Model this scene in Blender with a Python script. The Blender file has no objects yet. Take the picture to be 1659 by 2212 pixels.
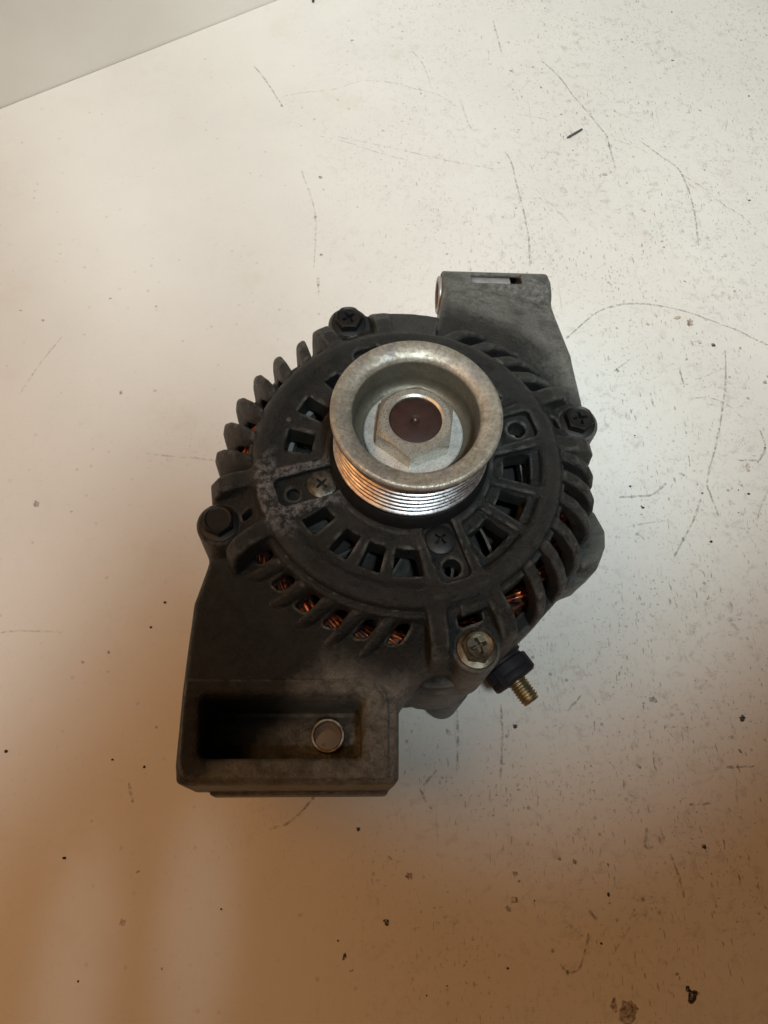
import bpy, bmesh, math, random
import numpy as np
from mathutils import Vector, Matrix
random.seed(7)
MM = 0.001
sc = bpy.context.scene
COL = sc.collection

# ------------------------------------------------------------------ camera
cam_d = bpy.data.cameras.new("camera")
cam = bpy.data.objects.new("camera", cam_d)
COL.objects.link(cam)
cf = Vector((0.05341, 0.41124, -0.90996)); cu = Vector((-0.01324, 0.91147, 0.41115)); cr = Vector((0.99848, -0.00991, 0.05413))
rot = Matrix((cr, cu, -cf)).transposed().to_4x4()
cam.matrix_world = Matrix.Translation(Vector((-23.6, -132.41, 362.82)) * MM) @ rot
cam_d.sensor_fit = 'VERTICAL'; cam_d.sensor_height = 36.0; cam_d.sensor_width = 27.0
cam_d.lens = 1661.0 / 2212.0 * 36.0
cam_d.clip_start = 0.005; cam_d.clip_end = 50
sc.camera = cam

# ------------------------------------------------------------------ light
w = bpy.data.worlds.new("World"); sc.world = w; w.use_nodes = True
bg = w.node_tree.nodes["Background"]
bg.inputs[0].default_value = (1.0, 0.55, 0.30, 1); bg.inputs[1].default_value = 0.055

def aim(o, loc, tgt):
    o.location = Vector(loc) * MM
    o.rotation_euler = (Vector(tgt) - Vector(loc)).to_track_quat('-Z', 'Y').to_euler()

# overhead workshop lamp plus added spots; their cone edges imitate an unseen person's shadow
def spot(name, loc, tgt, watts, size, blend, soft, col=(0.84, 0.945, 0.955)):
    ld = bpy.data.lights.new(name, 'SPOT'); o = bpy.data.objects.new(name, ld); COL.objects.link(o)
    ld.energy = watts; ld.color = col; ld.spot_size = math.radians(size); ld.spot_blend = blend; ld.shadow_soft_size = soft
    aim(o, loc, tgt); return o
spot("workshop_lamp", (188, -560, 1700), (130, 382, 0), 137, 27.3, 0.95, 0.05)
spot("added_spot", (-351, -560, 1700), (-428, 107, 0), 55, 21.88, 0.40, 0.05)  # added spots from here on, filling out the lit area around that shadow
spot("added_spot", (-352, -560, 1700), (-284, -198, 0), 15, 6.95, 0.40, 0.04)
spot("added_spot", (130, -560, 1700), (63, 17, 0), 37, 8.92, 0.46, 0.05)
for lx, ly in ((-82, -158), (-129, -172)):                 # two weak spots added to imitate pale streaks inside that shadow
    o = spot("added_spot", (lx, -560, 1700), (lx, ly, 0), 8, 4.2, 1.0, 0.01); o.scale = (0.34, 1, 1)
# the warm lamp of the room, to the left
fd = bpy.data.lights.new("room_lamp", 'AREA'); fill = bpy.data.objects.new("room_lamp", fd); COL.objects.link(fill)
fd.shape = 'DISK'; fd.size = 0.55; fd.energy = 1.9; fd.color = (1.0, 0.475, 0.165)
aim(fill, (-480, -120, 720), (0, 0, 0))

sc.view_settings.view_transform = 'Standard'; sc.view_settings.look = 'None'
sc.view_settings.exposure = 0; sc.view_settings.gamma = 1

# ------------------------------------------------------------------ helpers
def link(o, parent=None):
    COL.objects.link(o)
    if parent is not None: o.parent = parent
    return o

def mesh_obj(name, me, mat, parent=None):
    if mat is not None and len(me.materials) == 0: me.materials.append(mat)
    return link(bpy.data.objects.new(name, me), parent)

def from_bm(name, bm, mat, parent=None, smooth=None):
    me = bpy.data.meshes.new(name)
    bmesh.ops.recalc_face_normals(bm, faces=bm.faces)
    if smooth is not None:
        for f in bm.faces: f.smooth = True
        for e in bm.edges:
            if len(e.link_faces) == 2 and e.calc_face_angle(0) > math.radians(smooth): e.smooth = False
    bm.to_mesh(me); bm.free()
    return mesh_obj(name, me, mat, parent)

def tag(o, label, cat, group=None):
    o['label'] = label; o['category'] = cat
    if group: o['group'] = group

def lathe(prof, n=96, mat4=None, closed=False):
    """profile of (r, z) in mm -> bmesh in metres"""
    bm = bmesh.new(); rings = []
    for r, z in prof:
        if r < 1e-6: rings.append([bm.verts.new((0, 0, z * MM))])
        else: rings.append([bm.verts.new((r * MM * math.cos(2 * math.pi * i / n), r * MM * math.sin(2 * math.pi * i / n), z * MM)) for i in range(n)])
    pairs = list(zip(rings[:-1], rings[1:]))
    if closed: pairs.append((rings[-1], rings[0]))
    for a, b in pairs:
        for i in range(n):
            j = (i + 1) % n
            if len(a) == 1 and len(b) == 1: continue
            if len(a) == 1: bm.faces.new((a[0], b[i], b[j]))
            elif len(b) == 1: bm.faces.new((a[i], a[j], b[0]))
            else: bm.faces.new((a[i], a[j], b[j], b[i]))
    if mat4 is not None: bmesh.ops.transform(bm, matrix=mat4, verts=bm.verts)
    return bm

def prism(pts, z0, z1, bevel=0.0, seg=2):
    bm = bmesh.new()
    vs = [bm.verts.new((x * MM, y * MM, z0 * MM)) for x, y in pts]
    f = bm.faces.new(vs)
    r = bmesh.ops.extrude_face_region(bm, geom=[f])
    bmesh.ops.translate(bm, vec=(0, 0, (z1 - z0) * MM), verts=[g for g in r['geom'] if isinstance(g, bmesh.types.BMVert)])
    if bevel: bmesh.ops.bevel(bm, geom=list(bm.edges), offset=bevel * MM, segments=seg, affect='EDGES', clamp_overlap=True)
    return bm

# ------------------------------------------------------------------ signed-distance casting
class Grid:
    """A cast part as a signed-distance field in mm: shapes are melted together with fillets, then skinned."""
    def __init__(s, lo, hi, h):
        s.h = h; s.lo = np.array(lo, float)
        s.n = [int((hi[i] - lo[i]) / h) + 2 for i in range(3)]
        s.ax = [(lo[i] + h * np.arange(s.n[i])).astype(np.float32) for i in range(3)]
        s.D = np.full(s.n, 9.0, np.float32)
    def _win(s, box):
        sl = []
        for i in range(3):
            a = int(max(0, math.floor((box[0][i] - s.lo[i]) / s.h))); b = int(min(s.n[i], math.ceil((box[1][i] - s.lo[i]) / s.h) + 1))
            if b <= a: return None
            sl.append(slice(a, b))
        X = s.ax[0][sl[0]][:, None, None]; Y = s.ax[1][sl[1]][None, :, None]; Z = s.ax[2][sl[2]][None, None, :]
        return tuple(sl), X, Y, Z
    def add(s, fn, lo, hi, k=1.0):
        w = s._win(([a - k - 2 for a in lo], [a + k + 2 for a in hi]))
        if w is None: return
        sl, X, Y, Z = w; d = fn(X, Y, Z); D = s.D[sl]
        hh = np.maximum(k - np.abs(D - d), 0) / k
        s.D[sl] = np.minimum(D, d) - hh * hh * k * 0.25
    def sub(s, fn, lo, hi, k=0.6):
        w = s._win(([a - k - 2 for a in lo], [a + k + 2 for a in hi]))
        if w is None: return
        sl, X, Y, Z = w; d = -fn(X, Y, Z); D = s.D[sl]
        hh = np.maximum(k - np.abs(D - d), 0) / k
        s.D[sl] = np.maximum(D, d) + hh * hh * k * 0.25
    def mesh(s, name):
        D = s.D; h = s.h
        I = (D < 0)
        c = [(i, j, k) for i in (0, 1) for j in (0, 1) for k in (0, 1)]
        nx, ny, nz = D.shape
        cnt = np.zeros((nx - 1, ny - 1, nz - 1), np.uint8)
        for i, j, k in c: cnt += I[i:nx - 1 + i, j:ny - 1 + j, k:nz - 1 + k]
        act = (cnt > 0) & (cnt < 8)
        idx = np.argwhere(act)
        mp = np.full(act.shape, -1, np.int32); mp[act] = np.arange(len(idx))
        V = {q: D[idx[:, 0] + q[0], idx[:, 1] + q[1], idx[:, 2] + q[2]] for q in c}
        P = np.zeros((len(idx), 3)); N = np.zeros(len(idx))
        for a in c:
            for ax in range(3):
                if a[ax]: continue
                b = list(a); b[ax] = 1; b = tuple(b)
                va, vb = V[a], V[b]; m = (va < 0) != (vb < 0)
                t = np.where(m, va / np.where(m, va - vb, 1), 0)
                for q in range(3):
                    P[:, q] += np.where(m, a[q] + (t if q == ax else 0), 0)
                N += m
        P = (P / N[:, None] + idx) * h + s.lo
        quads = []
        for ax in range(3):
            o = [x for x in range(3) if x != ax]
            sa = [slice(None)] * 3; sb = [slice(None)] * 3
            sa[ax] = slice(0, -1); sb[ax] = slice(1, None)
            a = I[tuple(sa)]; b = I[tuple(sb)]
            e = np.argwhere(a != b)
            ok = np.ones(len(e), bool)
            for q in o: ok &= (e[:, q] > 0) & (e[:, q] < D.shape[q] - 1)
            e = e[ok]; inside = a[e[:, 0], e[:, 1], e[:, 2]]
            def cell(d0, d1):
                f = e.copy(); f[:, o[0]] += d0; f[:, o[1]] += d1
                return mp[f[:, 0], f[:, 1], f[:, 2]]
            q = np.stack([cell(-1, -1), cell(0, -1), cell(0, 0), cell(-1, 0)], 1)
            flip = inside if ax != 1 else ~inside
            q[~flip] = q[~flip][:, ::-1]
            quads.append(q)
        Q = np.concatenate(quads)
        me = bpy.data.meshes.new(name)
        me.vertices.add(len(P)); me.vertices.foreach_set("co", (P * MM).astype(np.float32).ravel())
        me.loops.add(Q.size); me.loops.foreach_set("vertex_index", Q.ravel().astype(np.int32))
        me.polygons.add(len(Q)); me.polygons.foreach_set("loop_start", np.arange(0, Q.size, 4, dtype=np.int32))
        me.polygons.foreach_set("use_smooth", np.ones(len(Q), bool))
        me.update(calc_edges=True)
        return me

def sq(x): return x * x
def box2(x, y, hx, hy, r=0.0):
    qx = np.abs(x) - (hx - r); qy = np.abs(y) - (hy - r)
    return np.sqrt(sq(np.maximum(qx, 0)) + sq(np.maximum(qy, 0))) + np.minimum(np.maximum(qx, qy), 0) - r
def ext(d2, z, z0, z1, r=0.0):
    """extrude a 2-D distance between z0 and z1 with rounded edges"""
    dz = np.abs(z - (z0 + z1) / 2) - ((z1 - z0) / 2 - r); d = d2 + r
    return np.sqrt(sq(np.maximum(d, 0)) + sq(np.maximum(dz, 0))) + np.minimum(np.maximum(d, dz), 0) - r
def rot2(X, Y, a):
    c, s_ = math.cos(math.radians(a)), math.sin(math.radians(a))
    return X * c + Y * s_, -X * s_ + Y * c
def poly2(x, y, pts):
    """signed distance to a polygon"""
    x, y = np.broadcast_arrays(x, y)
    d = np.full(x.shape, 1e9, np.float32); sgn = np.ones(x.shape, np.float32)
    n = len(pts)
    for i in range(n):
        ax, ay = pts[i]; bx, by = pts[i - 1]
        ex, ey = bx - ax, by - ay; wx, wy = x - ax, y - ay
        t = np.clip((wx * ex + wy * ey) / (ex * ex + ey * ey), 0, 1)
        d = np.minimum(d, sq(wx - ex * t) + sq(wy - ey * t))
        c1 = y >= ay; c2 = y < by; c3 = ex * wy > ey * wx
        sgn = np.where((c1 & c2 & c3) | (~c1 & ~c2 & ~c3), -sgn, sgn)
    return np.sqrt(d) * sgn
def angd(X, Y, a):
    """signed angle in degrees from direction a"""
    return (np.degrees(np.arctan2(Y, X)) - a + 180) % 360 - 180
def P(r, a): return (r * math.cos(math.radians(a)), r * math.sin(math.radians(a)))

# ------------------------------------------------------------------ materials
class Mat:
    def __init__(s, name):
        s.m = bpy.data.materials.new(name); s.m.use_nodes = True
        s.t = s.m.node_tree; s.p = s.t.nodes["Principled BSDF"]
    def ln(s, a, b): s.t.links.new(a, b)
    def coord(s, scale=1000.0, kind='Object'):
        tc = s.t.nodes.new('ShaderNodeTexCoord')
        v = s.t.nodes.new('ShaderNodeVectorMath'); v.operation = 'SCALE'; v.inputs['Scale'].default_value = scale
        s.ln(tc.outputs[kind], v.inputs[0]); return v.outputs[0]
    def noise(s, co, scale, detail=4, rough=0.55, lo=0.0, hi=1.0, dist=0.0):
        n = s.t.nodes.new('ShaderNodeTexNoise'); n.inputs['Scale'].default_value = scale; n.inputs['Detail'].default_value = detail
        n.inputs['Roughness'].default_value = rough; n.inputs['Distortion'].default_value = dist
        s.ln(co, n.inputs['Vector'])
        return s.ramp(n.outputs['Fac'], lo, hi)
    def ramp(s, f, lo, hi, a=0.0, b=1.0):
        r = s.t.nodes.new('ShaderNodeMapRange'); r.inputs['From Min'].default_value = lo; r.inputs['From Max'].default_value = hi
        r.inputs['To Min'].default_value = a; r.inputs['To Max'].default_value = b; r.clamp = True
        s.ln(f, r.inputs['Value']); return r.outputs[0]
    def math(s, op, a, b=None):
        n = s.t.nodes.new('ShaderNodeMath'); n.operation = op
        for i, v in enumerate((a, b)):
            if v is None: continue
            if isinstance(v, (int, float)): n.inputs[i].default_value = v
            else: s.ln(v, n.inputs[i])
        return n.outputs[0]
    def mix(s, f, a, b):
        n = s.t.nodes.new('ShaderNodeMix'); n.data_type = 'RGBA'
        for i, v in ((0, f), (6, a), (7, b)):
            if isinstance(v, (int, float)): n.inputs[i].default_value = v
            elif isinstance(v, tuple): n.inputs[i].default_value = (*v, 1) if len(v) == 3 else v
            else: s.ln(v, n.inputs[i])
        return n.outputs[2]
    def bump(s, hgt, strength, dist=0.0002):
        b = s.t.nodes.new('ShaderNodeBump'); b.inputs['Strength'].default_value = strength; b.inputs['Distance'].default_value = dist
        s.ln(hgt, b.inputs['Height']); s.ln(b.outputs[0], s.p.inputs['Normal'])
    def set(s, **kw):
        for k, v in kw.items():
            i = s.p.inputs[k.replace('_', ' ')]
            if isinstance(v, (int, float)): i.default_value = v
            elif isinstance(v, tuple): i.default_value = (*v, 1)
            else: s.ln(v, i)
        return s

def metal(name, base, alt, rough=0.4, metallic=0.9, scale=0.25, bump=0.15, lo=0.4, hi=0.62):
    m = Mat(name); co = m.coord()
    n = m.noise(co, scale, 6, 0.6, lo, hi); n2 = m.noise(co, scale * 7, 3, 0.6, 0.3, 0.7)
    m.set(Base_Color=m.mix(n, base, alt), Metallic=metallic, Roughness=m.ramp(n2, 0, 1, rough - 0.1, rough + 0.12))
    m.bump(n2, bump, 0.0002)
    return m.m

def cast_mat():
    """sooty sand-cast aluminium: black grime round the cooling slots, barer metal on the mounting lugs, bright where rubbed"""
    m = Mat("cast_aluminium"); tc = m.t.nodes.new('ShaderNodeTexCoord')
    geo = m.t.nodes.new('ShaderNodeNewGeometry')
    v = m.t.nodes.new('ShaderNodeVectorMath'); v.operation = 'SCALE'; v.inputs['Scale'].default_value = 1000
    m.ln(geo.outputs['Position'], v.inputs[0]); co = v.outputs[0]
    sep = m.t.nodes.new('ShaderNodeSeparateXYZ'); m.ln(co, sep.inputs[0])
    x, y, z = sep.outputs
    big = m.noise(co, 0.035, 5, 0.6, 0.36, 0.66); mid = m.noise(co, 0.42, 7, 0.72, 0.36, 0.64); fine = m.noise(co, 1.5, 3, 0.7, 0.3, 0.7)
    r = m.math('SQRT', m.math('ADD', m.math('MULTIPLY', x, x), m.math('MULTIPLY', y, y)))
    # grime thrown out by the fan; its wider left reach paints a cast shadow into the colour
    soot_and_shade = m.ramp(m.math('ADD', m.math('ADD', r, m.math('MULTIPLY', m.math('MINIMUM', m.math('ADD', x, 30), 0), 1.35)), m.math('MULTIPLY', m.math('MAXIMUM', y, 0), -0.17)), 65, 80, 1, 0)
    soot_and_shade = m.math('MULTIPLY', m.math('ADD', m.math('MULTIPLY', soot_and_shade, 1.25), m.math('ADD', m.math('MULTIPLY', m.math('SUBTRACT', mid, 0.5), 0.55), m.math('MULTIPLY', m.math('SUBTRACT', big, 0.5), 0.4))), 1.0)
    soot_and_shade = m.ramp(soot_and_shade, 0.1, 0.85)
    col = m.mix(mid, (0.10, 0.104, 0.095), (0.28, 0.285, 0.262))
    col = m.mix(soot_and_shade, col, m.mix(mid, (0.005, 0.0065, 0.0065), (0.021, 0.024, 0.023)))
    # rubbed bare metal on the raised arms by the left retainer screw
    px, py = P(43, -161.7)
    dx = m.math('SUBTRACT', x, px); dy = m.math('SUBTRACT', y, py)
    rr = m.math('SQRT', m.math('ADD', m.math('MULTIPLY', dx, dx), m.math('MULTIPLY', dy, dy)))
    worn = m.math('MULTIPLY', m.ramp(rr, 13, 20, 1, 0), m.ramp(z, 117.4, 118.3))
    patch = m.noise(co, 0.42, 8, 0.78, 0.45, 0.60)
    worn = m.math('MULTIPLY', worn, patch)
    edge = m.ramp(geo.outputs['Pointiness'], 0.508, 0.54)
    edge = m.math('MULTIPLY', edge, m.noise(co, 0.22, 6, 0.7, 0.4, 0.62))
    col = m.mix(m.math('MULTIPLY', edge, 0.75), col, (0.25, 0.245, 0.225))
    smudge = m.noise(co, 0.11, 6, 0.7, 0.46, 0.62, 0.4)
    col = m.mix(m.math('MULTIPLY', smudge, 0.55), col, (0.03, 0.031, 0.030))
    brown = m.noise(co, 0.06, 5, 0.6, 0.52, 0.68)
    col = m.mix(m.math('MULTIPLY', brown, 0.22), col, (0.06, 0.05, 0.032))
    col = m.mix(worn, col, (0.29, 0.29, 0.305))
    col = m.mix(m.math('MULTIPLY', fine, 0.35), col, (0.012, 0.012, 0.012))
    m.set(Base_Color=col, Metallic=m.math('ADD', m.math('MULTIPLY', worn, 0.4), 0.15), Roughness=m.ramp(m.math('ADD', m.math('MULTIPLY', fine, 0.6), m.math('MULTIPLY', mid, 0.4)), 0, 1, 0.27, 0.60))
    m.p.inputs['Specular IOR Level'].default_value = 0.5
    m.bump(m.math('ADD', m.math('ADD', fine, m.math('MULTIPLY', mid, 1.2)), m.math('MULTIPLY', m.noise(co, 0.09, 3, 0.5, 0.2, 0.8), 2.5)), 0.75, 0.0004)
    return m.m

def table_mat():
    m = Mat("white_laminate"); co = m.coord()
    sep = m.t.nodes.new('ShaderNodeSeparateXYZ'); m.ln(co, sep.inputs[0]); x, y, z = sep.outputs
    # how worn the board is: more to the right of the part, nearly clean to the left
    area = m.ramp(m.math('ADD', x, m.math('MULTIPLY', m.noise(co, 0.006, 3, 0.5, 0.3, 0.7), 140)), -20, 190)
    clean = m.mix(m.noise(co, 0.012, 4, 0.6, 0.35, 0.68), (0.80, 0.775, 0.725), (0.755, 0.73, 0.685))
    smud = m.noise(co, 0.17, 9, 0.74, 0.52, 0.68, 0.6)
    smud = m.math('MULTIPLY', smud, m.math('MULTIPLY', m.ramp(area, 0, 1, 0.12, 1.0), m.noise(co, 0.018, 4, 0.6, 0.36, 0.58)))
    col = m.mix(m.math('MULTIPLY', smud, 0.62), clean, (0.38, 0.345, 0.30))
    sp = m.noise(co, 0.5, 4, 0.6, 0.60, 0.68)
    sp = m.math('MULTIPLY', sp, m.math('MULTIPLY', m.ramp(area, 0, 1, 0.15, 1.0), m.noise(co, 0.025, 4, 0.6, 0.38, 0.6)))
    col = m.mix(m.math('MULTIPLY', sp, 0.8), col, (0.25, 0.23, 0.205))
    vor = m.t.nodes.new('ShaderNodeTexVoronoi'); vor.inputs['Scale'].default_value = 0.13; m.ln(co, vor.inputs['Vector'])
    dot = m.ramp(vor.outputs['Distance'], 0.07, 0.15, 1, 0)
    sc_ = m.t.nodes.new('ShaderNodeSeparateColor'); m.ln(vor.outputs['Color'], sc_.inputs[0])
    dot = m.math('MULTIPLY', dot, m.ramp(sc_.outputs[0], 0.45, 0.95))
    col = m.mix(m.math('MULTIPLY', m.math('MULTIPLY', dot, m.ramp(area, 0, 1, 0.35, 1.0)), 0.65), col, (0.16, 0.14, 0.12))
    yel = m.noise(co, 0.02, 4, 0.6, 0.60, 0.75)
    col = m.mix(m.math('MULTIPLY', yel, 0.25), col, (0.62, 0.52, 0.38))
    clus = m.math('MULTIPLY', area, m.noise(co, 0.022, 4, 0.6, 0.40, 0.56))
    for k, (ang, sy, th) in enumerate(((0.35, 0.24, 0.655), (1.5, 0.2, 0.665), (2.5, 0.3, 0.655))):      # short nicks in all directions
        mq = m.t.nodes.new('ShaderNodeMapping'); mq.inputs['Rotation'].default_value = (0, 0, ang); mq.inputs['Scale'].default_value = (1, sy, 1); mq.inputs['Location'].default_value = (31.0 * k, 7.0 * k, 0)
        m.ln(co, mq.inputs[0]); nk = m.noise(mq.outputs[0], 0.62, 3, 0.5, th, th + 0.05)
        col = m.mix(m.math('MULTIPLY', m.math('MULTIPLY', nk, clus), 0.75), col, (0.27, 0.235, 0.20))
    # hairline scuffs
    mp = m.t.nodes.new('ShaderNodeMapping'); mp.inputs['Rotation'].default_value = (0, 0, 0.6); mp.inputs['Scale'].default_value = (0.9, 0.035, 1)
    m.ln(co, mp.inputs[0])
    sc2 = m.noise(mp.outputs[0], 0.5, 3, 0.5, 0.69, 0.74)
    col = m.mix(m.math('MULTIPLY', m.math('MULTIPLY', sc2, area), 0.35), col, (0.42, 0.39, 0.36))
    fine = m.noise(co, 0.7, 3, 0.6)
    m.set(Base_Color=col, Roughness=m.ramp(smud, 0, 1, 0.5, 0.62))
    m.p.inputs['Specular IOR Level'].default_value = 0.3
    m.bump(fine, 0.06, 0.0002)
    return m.m

def plain(name, col, rough=0.5, metallic=0.0, var=0.25, scale=0.3, bump=0.1, spec=0.5):
    m = Mat(name); co = m.coord(); n = m.noise(co, scale, 5, 0.6, 0.35, 0.65)
    m.set(Base_Color=m.mix(n, col, tuple(c * (1 - var) for c in col)), Roughness=rough, Metallic=metallic)
    m.p.inputs['Specular IOR Level'].default_value = spec
    m.bump(n, bump, 0.0002); return m.m

def mark_mat(name, col, amount, scale=0.5, lo=0.35, hi=0.6):
    """ink or dirt lying in the laminate: broken up, so the board shows between"""
    m = Mat(name); co = m.coord(); n = m.noise(co, scale, 6, 0.7, lo, hi)
    m.set(Base_Color=col, Roughness=0.6, Alpha=m.math('MULTIPLY', n, amount)); return m.m

M_CAST = cast_mat()
M_TABLE = table_mat()
M_WALL = plain("wall_paint", (0.89, 0.85, 0.785), 0.7, var=0.06, scale=0.01, bump=0.05)

SCRATCHES=[
 (0.5,[(114.1,389.0),(125.0,373.3),(133.8,352.6),(140.8,339.2),(147.0,326.0),(152.1,314.6),(153.0,303.3),(154.3,282.6)]),
 (0.7,[(174.4,311.8),(187.5,297.0),(197.4,285.6),(200.8,267.9),(201.5,252.7),(200.6,237.9),(199.1,219.1)]),
 (0.35,[(197.9,281.7),(211.0,269.9),(222.1,255.2),(231.9,246.7),(240.7,233.8)]),
 (0.5,[(80.9,296.2),(84.7,285.3),(86.5,265.4),(89.1,243.1),(90.3,218.8),(89.0,198.1)]),
 (0.3,[(98.7,262.9),(109.6,247.0),(119.2,232.9)]),
 (0.35,[(82.1,430.5),(84.4,409.5),(85.7,392.7)]),
 (0.3,[(90.9,332.9),(103.8,330.2),(115.4,327.5)]),
 (0.35,[(156.5,311.6),(169.9,305.8),(178.5,299.8)]),
 (0.35,[(241.2,336.5),(236.9,324.4)]),
 (0.55,[(105.7,144.5),(116.2,155.0),(126.9,164.6),(140.1,170.3),(154.8,172.0),(169.0,170.2),(182.9,166.5),(196.3,160.5),(209.6,154.6),(219.0,148.5),(227.4,143.7)]),
 (0.5,[(200.4,139.5),(196.5,117.4),(190.0,96.1),(183.1,76.7),(176.5,60.9),(173.0,51.2)]),
 (0.6,[(167.8,41.8),(162.3,30.7),(155.3,19.8),(147.5,8.3)]),
 (0.4,[(172.0,104.5),(183.2,105.9),(193.5,101.9),(200.1,94.3),(203.4,88.2)]),
 (0.7,[(209.4,86.3),(210.6,75.2),(207.2,68.3),(203.7,64.3)]),
 (0.5,[(172.4,50.3),(174.3,40.0),(175.7,31.8)]),
 (0.7,[(123.3,42.0),(133.6,42.6),(142.4,44.2),(150.4,50.8)]),
 (0.3,[(125.1,24.8),(135.5,27.1),(145.9,28.6)]),
 (0.6,[(150.8,108.7),(150.9,98.3)]),
 (0.5,[(129.8,22.1),(133.3,17.8)]),
 (0.5,[(170.3,126.4),(171.1,112.4)]),
 (0.6,[(192.5,65.5),(204.0,65.7)]),
 (0.4,[(129.7,121.0),(142.1,131.1)]),
 (0.35,[(179.9,118.0),(198.5,127.2)]),
 (0.4,[(206.2,48.0),(199.5,36.7),(196.2,29.3)]),
 (0.45,[(-89.2,369.7),(-80.0,354.7),(-71.9,338.4),(-67.4,329.8)]),
 (0.3,[(-68.9,340.1),(-53.6,344.9),(-38.0,348.1),(-28.6,351.8),(-14.9,358.8),(6.3,358.6),(22.2,353.4),(38.0,348.2),(51.2,336.8)]),
 (0.3,[(21.0,393.2),(29.3,377.5),(33.9,354.1)]),
 (0.3,[(-42.1,303.6),(-20.8,297.7),(0.3,289.0),(15.3,284.9)]),
 (0.25,[(-33.0,304.1),(0.4,296.7),(28.6,289.1),(52.6,283.4),(75.7,279.0)]),
 (0.4,[(-53.2,272.5),(-49.8,260.6),(-45.5,246.3),(-42.7,229.9),(-42.7,210.1),(-43.1,192.1)]),
 (0.8,[(-40.2,185.1),(-39.4,171.4)]),
 (0.35,[(53.7,343.0),(56.9,325.2),(59.5,315.0)]),
 (0.35,[(82.1,431.3),(84.3,414.3),(86.2,394.3)]),
 (0.5,[(30.7,-68.9),(30.6,-83.7),(29.3,-97.9)]),
 (0.5,[(51.8,-66.8),(51.0,-84.8),(48.8,-101.0)]),
 (0.6,[(13.8,-102.8),(20.4,-95.9)]),
 (0.6,[(12.2,-103.8),(15.2,-109.7)]),
 (0.7,[(122.2,-131.6),(124.1,-139.0),(125.4,-149.0)]),
 (0.7,[(83.1,-153.0),(86.5,-157.8)]),
 (0.5,[(68.9,-172.6),(71.5,-175.9),(76.6,-174.4),(80.4,-166.8),(82.0,-161.7)]),
 (0.8,[(113.3,-121.0),(111.6,-128.6),(115.3,-128.7)]),
 (0.8,[(119.5,-122.0),(120.5,-125.9)]),
 (0.5,[(83.1,-70.0),(90.7,-62.4)]),
 (0.7,[(134.2,-111.5),(144.5,-111.0)]),
 (0.6,[(154.6,-95.5),(168.0,-95.0)]),
 (0.35,[(92.1,-168.7),(100.4,-159.3)]),
 (0.6,[(-53.9,-120.2),(-46.1,-118.0),(-40.3,-113.4),(-34.4,-106.8)]),
 (0.5,[(-116.2,-100.6),(-113.1,-109.1)]),
 (0.4,[(-129.4,63.8),(-117.1,62.3),(-101.8,61.4),(-90.4,59.9)]),
 (0.3,[(-184.1,-33.5),(-175.3,-32.5),(-154.4,-33.3)]),
 (0.25,[(-182.5,137.6),(-191.9,117.6),(-199.0,98.4)]),
]
STAINS=[(6.7,-139.1,1.40,2),(51.3,-149.0,1.40,2),(48.5,-152.1,1.40,0),(52.6,-138.7,1.02,2),(53.9,-141.9,0.81,2),(122.6,-185.1,2.55,3),(121.1,-182.6,1.18,3),(71.5,-175.9,0.88,2),(92.4,-147.3,0.81,3),(137.9,-128.9,1.06,3),(124.8,-64.6,2.04,0),(120.1,-66.3,1.02,0),(-3.0,-156.6,1.37,3),(66.0,-167.9,0.89,2),(87.0,-165.6,0.60,3),(57.6,-76.9,1.10,3),(162.7,-88.2,1.12,2),(95.0,-190.3,3.86,2),(89.5,-187.7,2.51,2),(166.9,-73.3,1.59,3),(117.6,-177.1,0.99,2),(72.6,-132.9,0.82,2),(79.2,-134.4,0.93,2),(93.9,-135.9,0.83,2),(114.0,-95.3,0.98,0),(-1.2,-132.2,0.91,2),(26.4,-79.5,1.52,4),(16.7,-111.6,0.83,2),(135.2,36.2,1.19,3),(156.3,156.9,1.54,1),(175.4,162.2,2.13,1),(182.5,158.9,2.52,2),(193.9,142.7,1.34,3),(209.7,140.9,0.96,2),(175.9,132.1,1.13,1),(219.8,117.5,1.32,0),(197.8,61.2,2.48,4),(185.7,144.7,1.53,1),(130.2,48.6,0.69,3),(133.8,32.1,0.68,2),(185.1,190.0,1.00,1),(133.6,123.2,1.11,2),(-179.0,33.5,1.74,0),(-195.0,148.1,0.97,1),(-132.9,159.9,0.78,0),(-208.6,154.5,0.76,0),(-159.6,164.6,0.77,2),(-160.9,29.4,0.68,2),(-132.7,-42.6,0.72,2),(-131.5,-51.8,0.62,2),(-143.8,-47.3,0.80,2),(-127.2,102.7,0.84,0),(-145.3,101.0,1.46,0),(-111.7,-155.1,1.30,4),(-20.5,-168.8,1.32,3),(-15.1,-120.5,0.90,3),(-129.8,-116.4,0.58,2),(-106.8,-77.0,0.62,2),(-107.9,-136.3,0.76,2),(-17.7,-173.8,0.75,2),(-94.1,-171.9,0.55,2),(-68.5,331.2,1.44,4),(-40.7,266.3,1.27,0),(59.1,223.0,0.68,0),(26.3,348.7,0.85,0),(11.6,300.1,0.71,0),(-21.6,401.0,1.10,0),(-38.7,202.4,1.02,0),(-43.2,232.4,1.14,0),(111.4,360.4,1.11,0),(211.7,395.2,1.04,3),(261.5,360.8,0.77,3),(189.4,350.4,0.75,0),(240.5,259.8,1.06,3),(175.9,221.7,1.01,1),(91.9,375.7,1.74,0),(153.2,304.9,1.91,0),(146.2,278.3,1.63,0),(220.4,450.6,0.81,3),(127.2,299.5,0.83,1),]
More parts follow.
